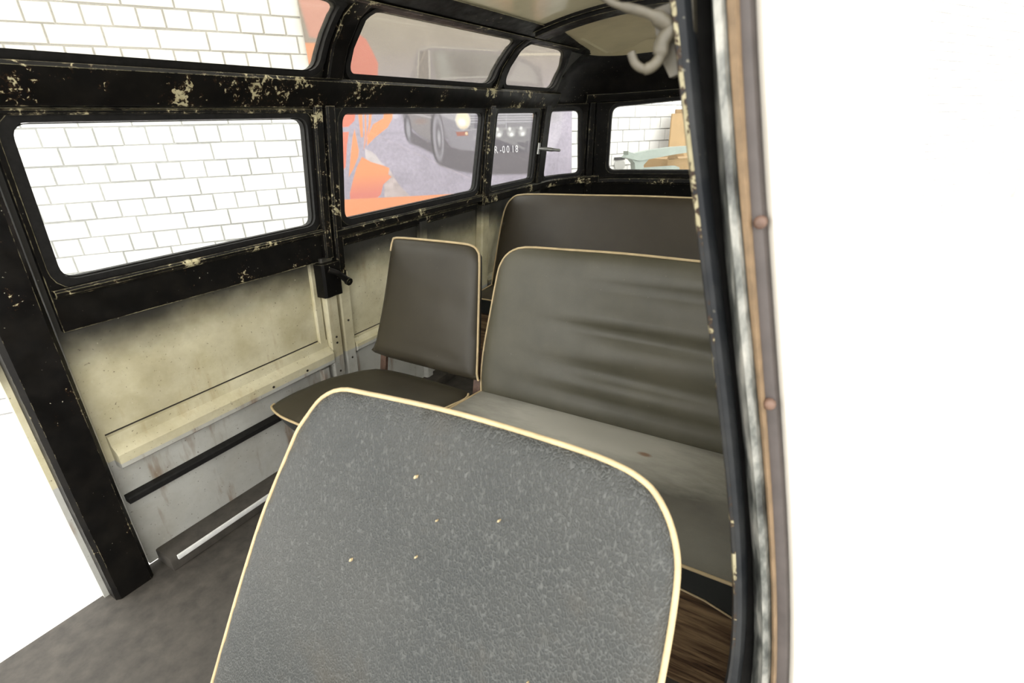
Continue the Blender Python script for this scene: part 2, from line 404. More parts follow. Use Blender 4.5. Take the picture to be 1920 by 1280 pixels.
def rr4(s0, s1, v0, v1, r, ds=(0, 0, 0, 0)):
    return rrect([(s0 + ds[0], v0), (s1 + ds[1], v0), (s1 + ds[2], v1), (s0 + ds[3], v1)], r)
def grow(poly, g):
    P = np.array(poly); n = len(P); out = []
    for i in range(n):
        a, b, c = P[i - 1], P[i], P[(i + 1) % n]
        n1 = np.array([(b - a)[1], -(b - a)[0]]); n2 = np.array([(c - b)[1], -(c - b)[0]])
        n1 /= np.linalg.norm(n1) + 1e-9; n2 /= np.linalg.norm(n2) + 1e-9; m = n1 + n2; m /= np.linalg.norm(m) + 1e-9
        out.append(tuple(b + m * g))
    return out
WIN = {
 1: rr4(.42, 1.137, .004, .345, .035), 2: rr4(1.268, 2.125, .0, .357, .035, (0, -.012, .013, .014)),
 3: rr4(2.243, 2.685, .0, .355, .02, (0, 0, -.008, .01)), 4: rr4(2.835, 3.155, -.012, .36, .035, (0, 0, -.03, -.005)),
 5: rrect([(3.345, -.004), (ST - 3.345, -.004), (ST - 3.36, .37), (SCN, .388), (3.36, .37)], [.04, .04, .05, 0, .05])}
SKY = {
 6: rr4(.36, 1.168, .482, .712, [.05, .05, .05, .05]),
 7: rrect([(1.287, .482), (2.137, .482), (2.137, .712), (1.29, .712)], [.03, .06, .05, .06]),
 8: rrect([(2.232, .482), (2.76, .482), (2.755, .60), (2.62, .712), (2.23, .712)], [.04, .06, .06, .14, .07])}
mirp = lambda P: [(ST - a, b) for a, b in P][::-1]

# cargo side wall (left in the picture)
wall_left = panel('wall_left', [(.25, -.96), (.37, -.96), (.37, .381), (2.135, .381), (2.135, -.96), (YS, -.96), (YS, .828), (.25, .828)],
                  [WIN[3], SKY[6], SKY[7], SKY[8]], shell, -.02, 0., 'side', None, .07, kind='structure')
wall_back = panel('wall_back', [(YS, -.96), (ST - YS, -.96), (ST - YS, .828), (YS, .828)], [WIN[4], WIN[5], mirp(WIN[4])], shell, -.02, 0., 'black_plain', None, .06, kind='structure')
wall_right = panel('wall_right', [(ST - YS, -.96), (ST - .75, -.96), (ST - .75, .828), (ST - YS, .828)],
                   [mirp(WIN[3]), mirp(rr4(1.268, 2.125, 0, .357, .035)), mirp(SKY[7]), mirp(SKY[8])], shell, -.02, 0., 'side', None, .08, kind='structure')
door_1 = panel('door_1', [(.375, -.90), (1.187, -.90), (1.187, .38), (.375, .38)], [WIN[1]], shell, -.02, 0., 'side', None, .07, kind='structure')
door_2 = panel('door_2', [(1.194, -.90), (2.13, -.90), (2.13, .38), (1.194, .38)], [WIN[2]], shell, -.02, 0., 'side', None, .07, kind='structure')

# inner black window frames (sheet over the skin) of each door and panel
def frame(parent, outer, hole, mat='black', w=.016, nm='window_surround'):
    return panel(nm, outer, [hole], shell, -.002, w, mat, parent, .07)
frame(door_1, [(.385, -.118), (1.178, -.128), (1.178, .372), (.385, .372)], grow(WIN[1], .024))
frame(door_2, [(1.203, -.062), (2.124, -.064), (2.124, .372), (1.203, .372)], grow(WIN[2], .024))
frame(wall_left, [(2.142, -.064), (2.80, -.064), (2.80, .384), (2.142, .384)], grow(WIN[3], .022))
rail('belt_rail', 1.20, 2.125, chamf(-.055, -.022, .042), 'black_rail', door_2)
rail('belt_rail', .39, 1.178, chamf(-.032, -.012, .034), 'black_rail', door_1)
rail('belt_rail', 2.14, 3.28, chamf(-.075, -.03, .036), 'black_rail', wall_left, .05)
rail('belt_lower_lip', 1.20, 2.125, chamf(-.095, -.060, .016), 'black_rail', door_2)
rail('top_rail', .26, YS, [(.374, -.004), (.374, .03), (.382, .036), (.428, .040), (.452, .036), (.462, .026), (.466, -.004)], 'black_rail', wall_left)
rail('drip_lip', .39, 1.175, chamf(.358, .370, .026, .003), 'black_rail', door_1)
post('door_edge', -.12, .378, chamf(1.152, 1.186, .034, .005), 'black_rail', door_1)
post('door_edge', -.20, .378, chamf(1.196, 1.232, .040, .006), 'black_rail', door_2)
post('pillar', -.09, .384, chamf(2.148, 2.20, .036, .006), 'black_rail', wall_left)
post('pillar', -.07, .40, chamf(2.715, 2.775, .034, .006), 'black', wall_left)
post('front_pillar', -.95, .384, chamf(.262, .362, .05, .01), 'black', wall_left)
# roof-light ribs
for a, b in ((1.196, 1.258), (2.160, 2.208)):
    post('roof_light_rib', .462, .745, chamf(a, b, .030, .006), 'black_rail', wall_left, .03)
rail('roof_rail', .26, 2.30, [(.708, -.004), (.708, .022), (.716, .030), (.735, .034), (.80, .034), (.828, .026), (.836, -.004)], 'black', wall_left)
pr_ = []
for k in range(15):
    q = k / 14; v1_ = .836 - .115 * q ** .9; w_ = .034 * (1 - .8 * q)
    pr_.append(shell(2.30 + .70 * q, np.array([.708, .708, .716, .72, v1_ - .008 * (1 - q), v1_]), np.array([-.004, w_ * .7, w_ * .9, w_, w_ * .8, -.004])))
loft('roof_rail_end', pr_, 'black', wall_left, 40)
rail('roof_rail_lip', .26, 2.66, chamf(.712, .722, .044, .003), 'black_rail', wall_left)
# lower door: cream frames, ledges, grey primer
post('frame_post', -.60, -.115, chamf(1.128, 1.182, .030, .005), 'cream', door_1)
post('frame_post_lip', -.44, -.115, chamf(1.092, 1.122, .012, .003), 'cream', door_1)
post('frame_post', -.66, -.19, chamf(1.198, 1.250, .026, .005), 'cream', door_2)
rail('ledge', .39, 1.126, [(-.532, -.004), (-.532, .034), (-.526, .040), (-.486, .040), (-.478, .034), (-.462, .014), (-.434, .010), (-.430, -.004)], 'cream', door_1)
rail('ledge', 1.252, 2.10, [(-.532, -.004), (-.532, .028), (-.526, .034), (-.500, .034), (-.494, .020), (-.480, .012), (-.476, -.004)], 'cream', door_2)
rail('panel_gap', .39, 1.09, chamf(-.4305, -.4265, .0015, .0005), 'dark_hole', door_1)
rail('panel_gap', 1.255, 1.67, chamf(-.4735, -.4695, .0015, .0005), 'dark_hole', door_2)
post('stiffener', -.90, -.08, chamf(1.676, 1.722, .024, .006), 'cream', door_2)
post('stiffener', -.90, -.08, chamf(2.142, 2.212, .036, .008), 'cream', wall_left)
rail('ledge', 2.22, 2.80, [(-.532, -.004), (-.532, .028), (-.526, .034), (-.500, .034), (-.494, .020), (-.480, .012), (-.476, -.004)], 'cream', wall_left)
post('frame_post', -.88, -.545, chamf(1.080, 1.112, .022, .004), 'cream', door_1)
rail('door_seal', .38, 1.187, chamf(-.655, -.632, .030, .004), 'rubber', door_1)
def screw_hole(par, s, v, w, r=.0045):
    c = shell(s, v, w)[0]; tube('screw_hole', [c, c + np.array([.0025, 0, 0])], r, 'dark_hole', par, 8)
for v in (-.235, -.43, -.455, -.58): screw_hole(door_1, 1.155, v, .029)
for v in (-.385, -.55): screw_hole(door_2, 1.224, v, .025)
for s in (.86, 1.0): screw_hole(door_1, s, -.505, .039)
for s in (1.36, 1.5, 1.9): screw_hole(door_2, s, -.515, .033)

# cargo door latch, black box with its lever
latch = empty('door_latch', shell(1.16, -.255, 0)[0], label='black metal door latch box with lever below the brick-view window', cat='latch')
post('latch_box', -.255, -.13, [(1.108, .0), (1.108, .052), (1.116, .060), (1.182, .060), (1.19, .052), (1.19, .0)], 'black_plain', latch)
pa = [shell(1.128, -.150, .066)[0], shell(1.15, -.165, .082)[0], shell(1.172, -.185, .084)[0], shell(1.19, -.205, .084)[0]]
lev = tube('lever', smooth_poly(pa, 4, False), [.010] * 9 + [.012] * 3 + [.014], 'black_plain', latch, 10)
tube('lever_knob', [pa[-1], pa[-1] + np.array([.012, 0, -.004])], .015, 'black_plain', lev, 10)

# ---------------------------------------------------------------- ceiling, bow and tail dome
def ceil_map(u, v, w):
    u = np.asarray(u, float); z = .368 + .045 * (1 - (u / .40) ** 2) - np.clip(np.asarray(v) - 2.55, 0, None) * .10
    return np.stack([XC + u, np.asarray(v, float), z - w], 1)
ceiling = panel('ceiling', [(-.41, -.35), (.41, -.35), (.41, 2.90), (-.41, 2.90)], [], ceil_map, -.02, 0., 'ceiling', None, .08, kind='structure')
panel('roof_bow', [(-.43, 2.135), (.43, 2.135), (.43, 2.235), (-.43, 2.235)], [], ceil_map, 0., .028, 'black', ceiling, .05)
panel('roof_bow_lip', [(-.43, 2.118), (.43, 2.118), (.43, 2.136), (-.43, 2.136)], [], ceil_map, 0., .014, 'black', ceiling, .05)
panel('roof_bow', [(-.43, .33), (.43, .33), (.43, .45), (-.43, .45)], [], ceil_map, 0., .028, 'black', ceiling, .05)
dl = [(2.26, .832), (2.42, .800), (2.60, .765), (2.75, .735), (2.92, .712), (3.22, .700), (3.5, .690), (SCN, .692)]
panel('dome_panel', dl + [(ST - a, b) for a, b in dl[:-1]][::-1] + [(ST - 2.5, .832), (2.5, .832)][:0], [], shell, -.004, .006, 'dome', ceiling, .04)
panel('dome_panel', [(-.39, 2.26), (.39, 2.26), (.39, 2.92), (-.39, 2.92)], [], ceil_map, 0., .004, 'dome', ceiling, .08)
panel('roof_edge', [(ST - 2.72, .70), (ST - .26, .70), (ST - .26, .836), (ST - 2.72, .836)][::1], [], shell, 0., .03, 'black', wall_right, .08)
# tail: rails above and below the rear window, corner posts
rail('tail_top_rail', 3.16, ST - 3.16, [(.400, -.004), (.404, .016), (.425, .022), (.448, .016), (.452, -.004)], 'black', wall_back, .05)
rail('tail_waist_rail', 3.20, ST - 3.20, [(-.088, -.004), (-.086, .02), (-.075, .026), (-.054, .022), (-.05, -.004)], 'black_rail', wall_back, .05)
post('corner_post', -.9, .40, chamf(3.195, 3.235, .026, .006), 'black', wall_back)
frame(wall_back, [(3.25, -.045), (ST - 3.25, -.045), (ST - 3.25, .398), (3.25, .398)], grow(WIN[5], .02), 'black_plain', .016)
frame(wall_back, [(2.80, -.045), (3.18, -.045), (3.18, .398), (2.80, .398)], grow(WIN[4], .02), 'black_plain', .018)

# ---------------------------------------------------------------- windows
def window(n, poly, gl, seal=.026, w=.013):
    o = panel('window_%d' % n, grow(poly, -.001), [grow(poly, -.003)], shell, -.020, .0, 'rubber', None, .07, kind='structure')
    panel('glass_pane', grow(poly, -.0015), [], shell, -.009, -.004, gl, o, .07)
    panel('rubber_seal', grow(poly, seal), [grow(poly, .001)], shell, -.002, w, 'rubber', o, .05)
    return o
win = {}
for n in (1, 2, 3, 4, 5): win[n] = window(n, WIN[n], 'glass')
for n in (6, 7, 8): win[n] = window(n, SKY[n], 'sky_glass', .020, .018)
window(9, mirp(rr4(1.268, 2.125, 0, .357, .035)), 'glass'); window(10, mirp(WIN[3]), 'glass'); window(11, mirp(SKY[7]), 'sky_glass', .02, .018)
window(12, mirp(SKY[8]), 'sky_glass', .02, .018); window(13, mirp(WIN[4]), 'glass')
# pop-out catch on the quarter window
c0 = shell(2.69, .165, .03)[0]
wl = tube('window_catch', smooth_poly([c0, c0 + np.array([.03, .015, -.004]), c0 + np.array([.075, .05, -.012]), c0 + np.array([.10, .075, -.016])], 4, False), [.009] * 4 + [.011] * 4 + [.008] * 4 + [.006], 'steel', win[3], 8)
wl['label'] = 'grey metal window catch'
tube('catch_plate', [shell(2.69, .135, .032)[0], shell(2.69, .195, .032)[0]], .008, 'steel', win[3], 8)
# ---------------------------------------------------------------- floor
FZ = -1.20
floor = panel('floor', [(-1.60, -.35), (.13, -.35), (.13, 3.2), (-1.60, 3.2)], [], lambda u, v, w: np.stack([u, v, FZ + w], 1), -.06, 0., 'floor', None, .3, kind='structure')
box('door_sill', (-1.60, .40, FZ), (-1.50, 2.12, FZ + .05), 'floor', floor, .006)
box('sill_strip', (-1.500, .42, FZ + .034), (-1.492, 1.5, FZ + .05), 'sill', floor, .003)

# ---------------------------------------------------------------- seats
def plane_map(bot, top):
    b = np.array([0, *bot], float); t = np.array([0, *top], float) - b; t /= np.linalg.norm(t); nn = np.cross([1, 0, 0], t)   # points to the tail if t is up
    nn = -nn if nn[1] > 0 else nn
    if abs(t[2]) < .2: nn = np.array([0, 0, 1.])
    return lambda u, v, w: b + np.outer(u, [1, 0, 0]) + np.outer(v, t) + np.outer(w, nn)
def cushion(name, outline, fmap, thick, crown, mat, parent, wr=None, step=.03, edge=.05, label=None, side='vinyl_dark', pipe=.0038, open_bottom=False, pname='piping', ptrim=None, taper=.03):
    P = resample(outline, step)
    def top(V):
        d = pdist(V, P); t = np.clip(d / edge, 0, 1); h = crown * np.sqrt(np.clip(1 - (1 - t) ** 2, 0, 1)) * (.75 + .25 * np.clip(d / (edge * 3), 0, 1))
        return h + (wr(V) * np.clip(d / .06, 0, 1) if wr else 0)
    o = panel(name, outline, [], fmap, -.002, top, mat, parent, step, 60)
    if label: o['label'] = label
    rings = []
    for ins, dep in ((.0015, -.001), (taper * .25, -thick * .3), (taper * .7, -thick * .75), (taper, -thick)):
        R_ = np.array(grow(P, -ins)); rings.append(fmap(R_[:, 0], R_[:, 1], np.full(len(R_), dep)))
    loft(name + '_side', rings, side, o, 50)
    Q = np.array(ptrim if ptrim is not None else resample(outline, .015)); path = fmap(Q[:, 0], Q[:, 1], np.full(len(Q), .0005))
    tube(pname, path, pipe, 'piping', o, 8, closed=ptrim is None)
    return o
def wfun(folds):
    def f(V):
        h = np.zeros(len(V))
        for u0, u1, v0, sl, sg, am in folds:
            m = np.clip((V[:, 0] - u0) / .34, 0, 1) ** 2 * np.clip((u1 - V[:, 0]) / .3, 0, 1) ** .5
            h += 1.7 * am * np.exp(-((V[:, 1] - v0 - sl * (V[:, 0] - u0)) / sg) ** 2) * m
        return h
    return f

# front bench: backrest seen large in the foreground
front = empty('front_seat', (-.44, .1, FZ), label='large blue-grey vinyl front seat back with cream piping, nearest the camera', cat='seat')
fm = plane_map((.276, -.752), (.436, -.352))
fo = [(-1.03, -.25), (-.972, 0), (-.931, .158), (-.901, .253), (-.853, .378), (-.835, .422), (-.809, .462), (-.777, .502), (-.728, .529), (-.659, .537), (-.498, .548), (-.361, .551), (-.235, .549), (-.179, .544), (-.148, .536), (-.124, .522), (-.101, .493), (-.086, .459), (-.079, .425), (-.076, .375), (-.075, .324), (-.075, .25), (-.075, .1), (-.08, -.25)]
fo = [(.8 * a, .8 * b) for a, b in fo]
fo2 = smooth_poly(fo[1:-1], 3, False); fo2 = [fo[0]] + fo2 + [fo[-1]]
cushion('backrest', fo2[::-1], fm, .085, .016, 'vinyl_front', front, wfun([(-.75, -.05, .0, .0, .12, .006)]), .02, .04, pipe=.0037, side='vinyl_dark', taper=.06)
for k, (a_, b_, r_) in enumerate(((-.404, .345, .0018), (-.27, .332, .0012), (-.385, .24, .0012), (-.50, .19, .0018), (-.36, .30, .001), (-.2, .16, .0012))):
    panel('paint_fleck', [(a_ - r_, b_ - r_ * 1.3), (a_ + r_ * .6, b_ - r_), (a_ + r_, b_ + r_ * 1.5), (a_ - r_ * .4, b_ + r_)], [], fm, .010, .0205, 'piping', front, .1)
sm = plane_map((-.24, -.93), (.22, -.95))
so = rrect([(-.84, 0), (-.05, 0), (-.05, .44), (-.83, .44)], [.08, .08, .03, .03])
cushion('seat_cushion', so, sm, .12, .02, 'vinyl_front', front, None, .04, .07, pipe=.0046)
box('seat_box', (-.80, -.20, FZ), (-.08, .22, -1.065), 'black_plain', front, .01)
tubeL = lambda nm, par, pts, r, mt: tube(nm, smooth_poly(pts, 3, False), r, mt, par, 10)
for x in (-.74, -.14): tubeL('back_bracket', front, [(x, .25, -1.06), (x, .29, -.98), (x, .33, -.86), (x, .41, -.62)], .012, 'rust')

# middle bench
bench = empty('middle_bench', (-.45, 1.0, FZ), label='grey vinyl two-seat middle bench with wrinkled backrest and cream piping', cat='bench seat')
bmap = plane_map((1.2, -.82), (1.33, -.348))
bl = [(-.881, -.01), (-.888, .06), (-.886, .152), (-.874, .262), (-.860, .386), (-.849, .432), (-.822, .468), (-.766, .489)]
br = [(-.90 - a, b) for a, b in bl][::-1]
bo = smooth_poly(bl + [(-.63, .493), (-.45, .496), (-.27, .493)] + br, 3, False)
wr = wfun([(-.78, -.02, .40, -.01, .016, -.005), (-.72, -.30, .365, .0, .012, -.004), (-.80, -.0, .275, -.02, .016, -.008), (-.8, 0, .31, -.01, .022, .005), (-.74, .0, .215, .0, .02, .004),
           (-.80, -.0, .155, -.02, .018, -.008), (-.8, 0, .19, 0, .02, .003), (-.85, 0, .07, -.01, .015, -.005), (-.85, 0, .11, -.02, .02, .004), (-.5, .02, .44, -.02, .02, .005)])
cushion('backrest', bo[::-1], bmap, .07, .020, 'vinyl_bench', bench, wr, .016, .05, ptrim=resample(bo, .015, False), pipe=.0036)
smap = plane_map((.786, -.82), (1.2, -.82))
sto = rrect([(-.955, .0), (.035, .0), (.035, .43), (-.882, .43)], [.05, .05, .03, .03])
stp = rrect([(-.879, .44), (-.955, .0), (.035, .0), (.035, .43)], [0, .05, .05, 0])
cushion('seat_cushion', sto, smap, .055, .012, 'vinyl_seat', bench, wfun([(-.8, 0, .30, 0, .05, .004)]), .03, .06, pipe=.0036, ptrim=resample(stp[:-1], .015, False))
ap = [(-.94, -.82), (.03, -.82), (.03, -.915), (-.016, -.906), (-.068, -.890), (-.121, -.884), (-.3, -.88), (-.94, -.88)]
panel('apron', ap, [], lambda u, v, w: np.stack([u, .790 + w, v], 1), 0., .02, 'vinyl_dark', bench, .06)
tube('apron_bead', [(a, .788, b) for a, b in ap[2:]], .0022, 'piping', bench, 6)
panel('seat_box', [(-.90, FZ), (.03, FZ), (.03, -.86), (-.90, -.86)], [], lambda u, v, w: np.stack([u, .812 + w, v], 1), 0., .02, 'wood', bench, .2)
box('seat_box_side', (-.90, .832, FZ), (-.88, 1.18, -.88), 'wood', bench, .003)
for x in (-.86, .0): tubeL('back_bracket', bench, [(x, 1.20, -.90), (x, 1.235, -.80), (x, 1.31, -.60), (x, 1.36, -.45)], .011, 'rust')
for x in (-.84, .0): box('leg', (x - .014, 1.14, FZ), (x + .014, 1.168, -.875), 'rust', bench, .003)

# single folding seat next to the cargo door
fold = empty('folding_seat', (-1.17, 1.0, FZ), label='single narrow dark seat with brown steel brackets beside the cream side wall', cat='seat')
gmap = plane_map((1.185, -.82), (1.31, -.345))
go = [(-1.368, .05), (-1.364, .093), (-1.332, .26), (-1.308, .438), (-1.300, .472), (-1.282, .486), (-1.144, .488), (-1.008, .487), (-.955, .483), (-.930, .468), (-.919, .430), (-.906, .244), (-.896, .065), (-.903, .042), (-1.112, .043)]
go2 = smooth_poly(go, 3)
cushion('backrest', go2[::-1], gmap, .06, .020, 'vinyl_fold', fold, wfun([(-1.34, -.9, .12, -.08, .02, -.004), (-1.3, -.92, .45, 0, .02, .004), (-1.35, -.95, .2, .05, .03, .003), (-1.3, -.9, .30, -.05, .03, -.003)]), .018, .045,
        ptrim=resample(go2[9:-6], .012, False), pipe=.004)
fso = smooth_poly([(-1.441, .007), (-1.458, .029), (-1.465, .086), (-1.45, .21), (-1.419, .281), (-1.343, .375), (-1.209, .398), (-.986, .395), (-.922, .387), (-.900, .345), (-.925, .26), (-.96, .08), (-.99, -.01), (-1.10, -.018), (-1.278, -.017), (-1.371, -.012)], 3)
cushion('seat_cushion', fso[::-1], plane_map((.786, -.82), (1.2, -.82)), .07, .014, 'vinyl_fold', fold, None, .025, .05, pipe=.004, ptrim=resample(fso[25:] + fso[:4], .012, False))
for x, nm in ((-1.345, 0), (-.908, 1)):
    panel('bracket', [(x - .014, -.05), (x + .014, -.05), (x + .014, .14), (x - .014, .14)], [], gmap, -.034, -.022, 'rust', fold, .1)
    tubeL('leg', fold, [(x, 1.15, -.86), (x, 1.15, -1.0), (x, 1.12, FZ)], .013, 'rust')
for x in (-1.38, -1.0): tubeL('leg', fold, [(x, .86, -.88), (x, .86, -1.0), (x, .84, FZ)], .012, 'rust')

# rear bench
rear = empty('rear_bench', (-.72, 2.3, FZ), label='full-width brown-grey rear bench below the tail window', cat='bench seat')
rmap = plane_map((2.2, -.8), (2.39, -.34))
rl = [(-1.49, -.005), (-1.49, .156), (-1.487, .332), (-1.477, .419), (-1.445, .472), (-1.366, .497)]
ro = smooth_poly(rl + [(-1.015, .502), (-.72, .505), (-.425, .502)] + [(-1.44 - a, b) for a, b in rl][::-1], 3, False)
cushion('backrest', ro[::-1], rmap, .07, .02, 'vinyl_rear', rear, wfun([(-1.4, 0, .2, 0, .1, .006)]), .03, .06, ptrim=resample(ro, .02, False), pipe=.0045)
rso = rrect([(-1.47, 0), (.03, 0), (.03, .30), (-1.49, .30)], [.05, .05, .02, .02])
cushion('seat_cushion', rso, plane_map((1.965, -.8), (2.3, -.8)), .09, .012, 'vinyl_rear', rear, None, .04, .06, pipe=.004)
box('seat_box', (-1.46, 2.0, FZ), (.02, 2.4, -.90), 'wood', rear, .006)
tubeL('support_tube', rear, [(-1.18, 1.985, FZ), (-1.18, 1.985, -1.0), (-1.18, 2.0, -.90)], .02, 'rust')

# ---------------------------------------------------------------- driver's door pillar (right edge of the picture, close to the lens)
pillar = empty('door_pillar', (0, .44, FZ), label='worn black and grey door pillar with chipped edge, right edge of the view', cat='door pillar')
PC = [
 (.42, [(-.1141, .076), (-.0891, -.0385), (-.0751, -.1086), (-.0597, -.1769), (-.0355, -.2904), (-.018, -.3723), (-.0101, -.4395), (.0015, -.5817)]),
 (.425, [(-.105, .0754), (-.0802, -.0389), (-.0665, -.109), (-.0528, -.1776), (-.0279, -.2911), (-.0095, -.3727), (-.0008, -.4394), (.0117, -.5807)]),
 (.45, [(-.0999, .0783), (-.0755, -.0411), (-.0636, -.1148), (-.0471, -.1864), (-.0236, -.3061), (-.0044, -.3919), (.0065, -.4611), (.0244, -.6055)]),
 (.43, [(-.0897, .074), (-.0713, -.0393), (-.0595, -.1096), (-.0437, -.1779), (-.0212, -.2921), (-.0033, -.3741), (.0071, -.4401), (.0248, -.5774)]),
 (.42, [(-.0796, .0712), (-.0577, -.0384), (-.045, -.1058), (-.0304, -.1715), (-.0078, -.2808), (.0092, -.3596), (.0197, -.4226), (.0382, -.5531)]),
 (.42, [(-.0711, .07), (-.0501, -.0383), (-.0374, -.1051), (-.0249, -.1705), (-.0025, -.279), (.0142, -.3572), (.0248, -.4197), (.0436, -.5488)]),
 (.425, [(-.0605, .0693), (-.0396, -.0388), (-.0256, -.1052), (-.0133, -.1703), (.0091, -.2783), (.0255, -.3563), (.0362, -.4184), (.0554, -.5466)])]
ZS = np.concatenate([np.linspace(.36, .10, 5), np.linspace(.07, -.60, 24), [-.75, -.9, -1.1, -1.2]])
def col_x(k):
    z = np.array([p[1] for p in PC[k][1]]); x = np.array([p[0] for p in PC[k][1]])
    f = np.polyfit(z, x, 4 if k == 0 else 3)
    zz = np.clip(ZS, -.60, .08); r = np.polyval(f, zz); dtop = np.polyval(np.polyder(f), .08); r = r + np.where(ZS > .08, (ZS - .08) * dtop * 1.1, 0)
    return r + np.where(ZS < -.6, (-.6 - ZS) * .03, 0)
CX = [col_x(k) for k in range(7)]
def strip(name, cols, mat, closed=True, label=None):
    """cols: list of (column index, x shift, y) round the strip's outline"""
    o = loft(name, [[(CX[k][i] + dx, y, ZS[i]) for k, dx, y in cols] for i in range(len(ZS))], mat, pillar, 50)
    if label: o['label'] = label
    return o
strip('flange', [(0, -.003, .424), (0, 0, .420), (1, -.003, .421), (1, 0, .427), (1, 0, .44), (0, -.003, .43)], 'flange', label='blue-black pillar flange')
strip('flange_edge', [(0, -.0045, .425), (0, -.002, .4185), (0, .0008, .4195), (0, -.001, .43)], 'flange_edge', label='chipped cream edge of the flange')
strip('rubber_gap', [(1, -.001, .440), (2, .002, .452), (2, .002, .47), (1, -.001, .47)], 'rubber')
strip('grey_bead', [(3, -.004, .460), (3, -.003, .440), (3, .004, .424), (4, -.007, .414), (4, -.002, .414), (4, .001, .42), (4, .001, .46)], 'bead', label='worn bare grey metal bead')
strip('sealer_strip', [(4, .001, .45), (4, .001, .417), (5, -.002, .414), (5, 0, .42), (5, 0, .45)], 'tan', label='tan sealer strip')
strip('jamb', [(5, 0, .45), (5, 0, .422), (6, -.004, .421), (6, 0, .427), (6, .002, .47), (6, .001, .70), (6, -.02, .76), (1, 0, .76), (1, 0, .475), (5, 0, .475)], 'jamb')
SX = np.array([shell(ST - .6, np.interp(z, SEC[:, 1], CUM), -.035)[0][0] for z in ZS])
loft('outer_skin', [[(CX[6][i] - .001, .426, ZS[i]), (CX[6][i] + .004, .419, ZS[i]), (SX[i] - .012, .420, ZS[i]), (SX[i], .432, ZS[i]), (SX[i], .80, ZS[i]), (SX[i] - .02, .80, ZS[i]), (CX[6][i] + .002, .47, ZS[i])] for i in range(len(ZS))], 'body_out', pillar, 40)
for zz_, dx in ((-.075, .006), (-.225, .004)):
    i = int(np.argmin(abs(ZS - zz_))); x = CX[5][i] + dx
    s_ = tube('screw', [(x, .423, zz_), (x, .418, zz_), (x, .416, zz_)], [.005, .005, .003], 'rust', pillar, 10)

# cream hook high on the pillar
hook = empty('hook', (-.12, .43, .03), label='cream-grey metal hook and handle bar at the top of the door pillar', cat='hook')
tube('handle_bar', smooth_poly([(-.215, .405, .098), (-.17, .41, .086), (-.155, .412, .078), (-.132, .416, .070), (-.118, .425, .062)], 5, False), [.0024] * 12 + [.0034] * 5 + [.0055] * 4, 'hook', hook, 12)
tube('hook_arm', smooth_poly([(-.113, .428, .062), (-.121, .422, .052), (-.1215, .42, .042), (-.126, .418, .036), (-.132, .416, .0345), (-.1385, .415, .0385), (-.142, .415, .046)], 5, False), [.0058] * 10 + [.0042] * 10 + [.0032] * 11, 'hook', hook, 12)
loft('base_plate', [[(-.132, y, .074), (-.104, y, .08), (-.098, y, .034), (-.116, y, .028), (-.126, y, .045)] for y in (.430, .442)], 'hook', hook, 30)

# ---------------------------------------------------------------- yard: ground, white brick wall, banner, things against the wall
gr = mesh_obj('ground', box_pts((-14, -12, -1.72), (14, 22, -1.67)), BOX_F, 'concrete', None, 0, kind='structure')
WD = np.array([.516, .857, 0]); WD /= np.linalg.norm(WD); WN = np.array([-WD[1], WD[0], 0]); D0 = 4.2
def wall_map(u, v, w):
    u, v, w = (np.asarray(a, float) for a in (u, v, w))
    u, v, w = np.broadcast_arrays(np.atleast_1d(u), v, w)
    return np.outer(u, WD) + np.outer(D0 - w, WN) + np.stack([0 * u, 0 * u, v - .02 * u], 1)
U0, U1 = -5.0, 13.0
V0, V1 = -1.80, 2.0
wall_far = mesh_obj('wall_far', np.concatenate([wall_map([U0, U1, U1, U0], [V0, V0, V1, V1], [0] * 4), wall_map([U0, U1, U1, U0], [V0, V0, V1, V1], [-.25] * 4)]),
                    [(0, 1, 2, 3), (7, 6, 5, 4), (0, 4, 5, 1), (1, 5, 6, 2), (2, 6, 7, 3), (3, 7, 4, 0)], 'mortar', None, 0, kind='structure')
CH, HD = .110, .1372; J = .008
def brick_pts(a, b, c, d, w):
    e = .003
    return np.concatenate([wall_map([a, b, b, a], [c, c, d, d], [-.001] * 4), wall_map([a + e, b - e, b - e, a + e], [c + e, c + e, d - e, d - e], [w] * 4)])
BR_F = [(4, 5, 6, 7), (0, 1, 5, 4), (1, 2, 6, 5), (2, 3, 7, 6), (3, 0, 4, 7)]
# row 0 is a header course centred at v=.034
rows = range(int((V0 - .034) / CH), int((V1 - .034) / CH) + 1)
VIEW = [(-.05, .66, -.72, .13), (.1, .70, .38, .95), (3.15, 4.6, -.52, .22), (2.86, 3.15, -.55, .15)]
near, rest = [], []
for r in rows:
    vc = .034 + r * CH; hdr = r % 2 == 0; L = HD if hdr else 2 * HD
    ph = .245 if hdr else (.312 if r % 4 == 1 else .172)
    k0 = int((U0 - ph) / L) - 1
    for k in range(k0, int((U1 - ph) / L) + 1):
        jt = lambda q: .004 * math.sin(q * 12.9 + r * 3.1)
        a = ph + k * L + J / 2 + jt(k); b = ph + (k + 1) * L - J / 2 + jt(k + 1)
        if a < U0 or b > U1: continue
        uc = (a + b) / 2; zc = vc - .02 * uc
        sc = 0. if any(x0 < uc < x1 and y0 < zc < y1 for x0, x1, y0, y1 in VIEW) else 1 + abs(uc + 1.5) * .6 + abs(zc - .1)
        hid = .75 < uc < 2.75 and -.8 < zc < 1.0
        c = vc - CH / 2 + J / 2 + .002 * math.sin(k * 5.7 + r); d = vc + CH / 2 - J / 2 + .002 * math.sin(k * 3.3 + r * 2)
        w = .007 + .003 * math.sin(k * 7.7 + r * 4.3)
        (rest if hid else near).append((sc, a, b, c, d, w))
near.sort(key=lambda t: t[0]); rest += near[300:]; near = near[:300]
for t in near: mesh_obj('brick', brick_pts(*t[1:]), BR_F, 'white_brick', wall_far, 0)
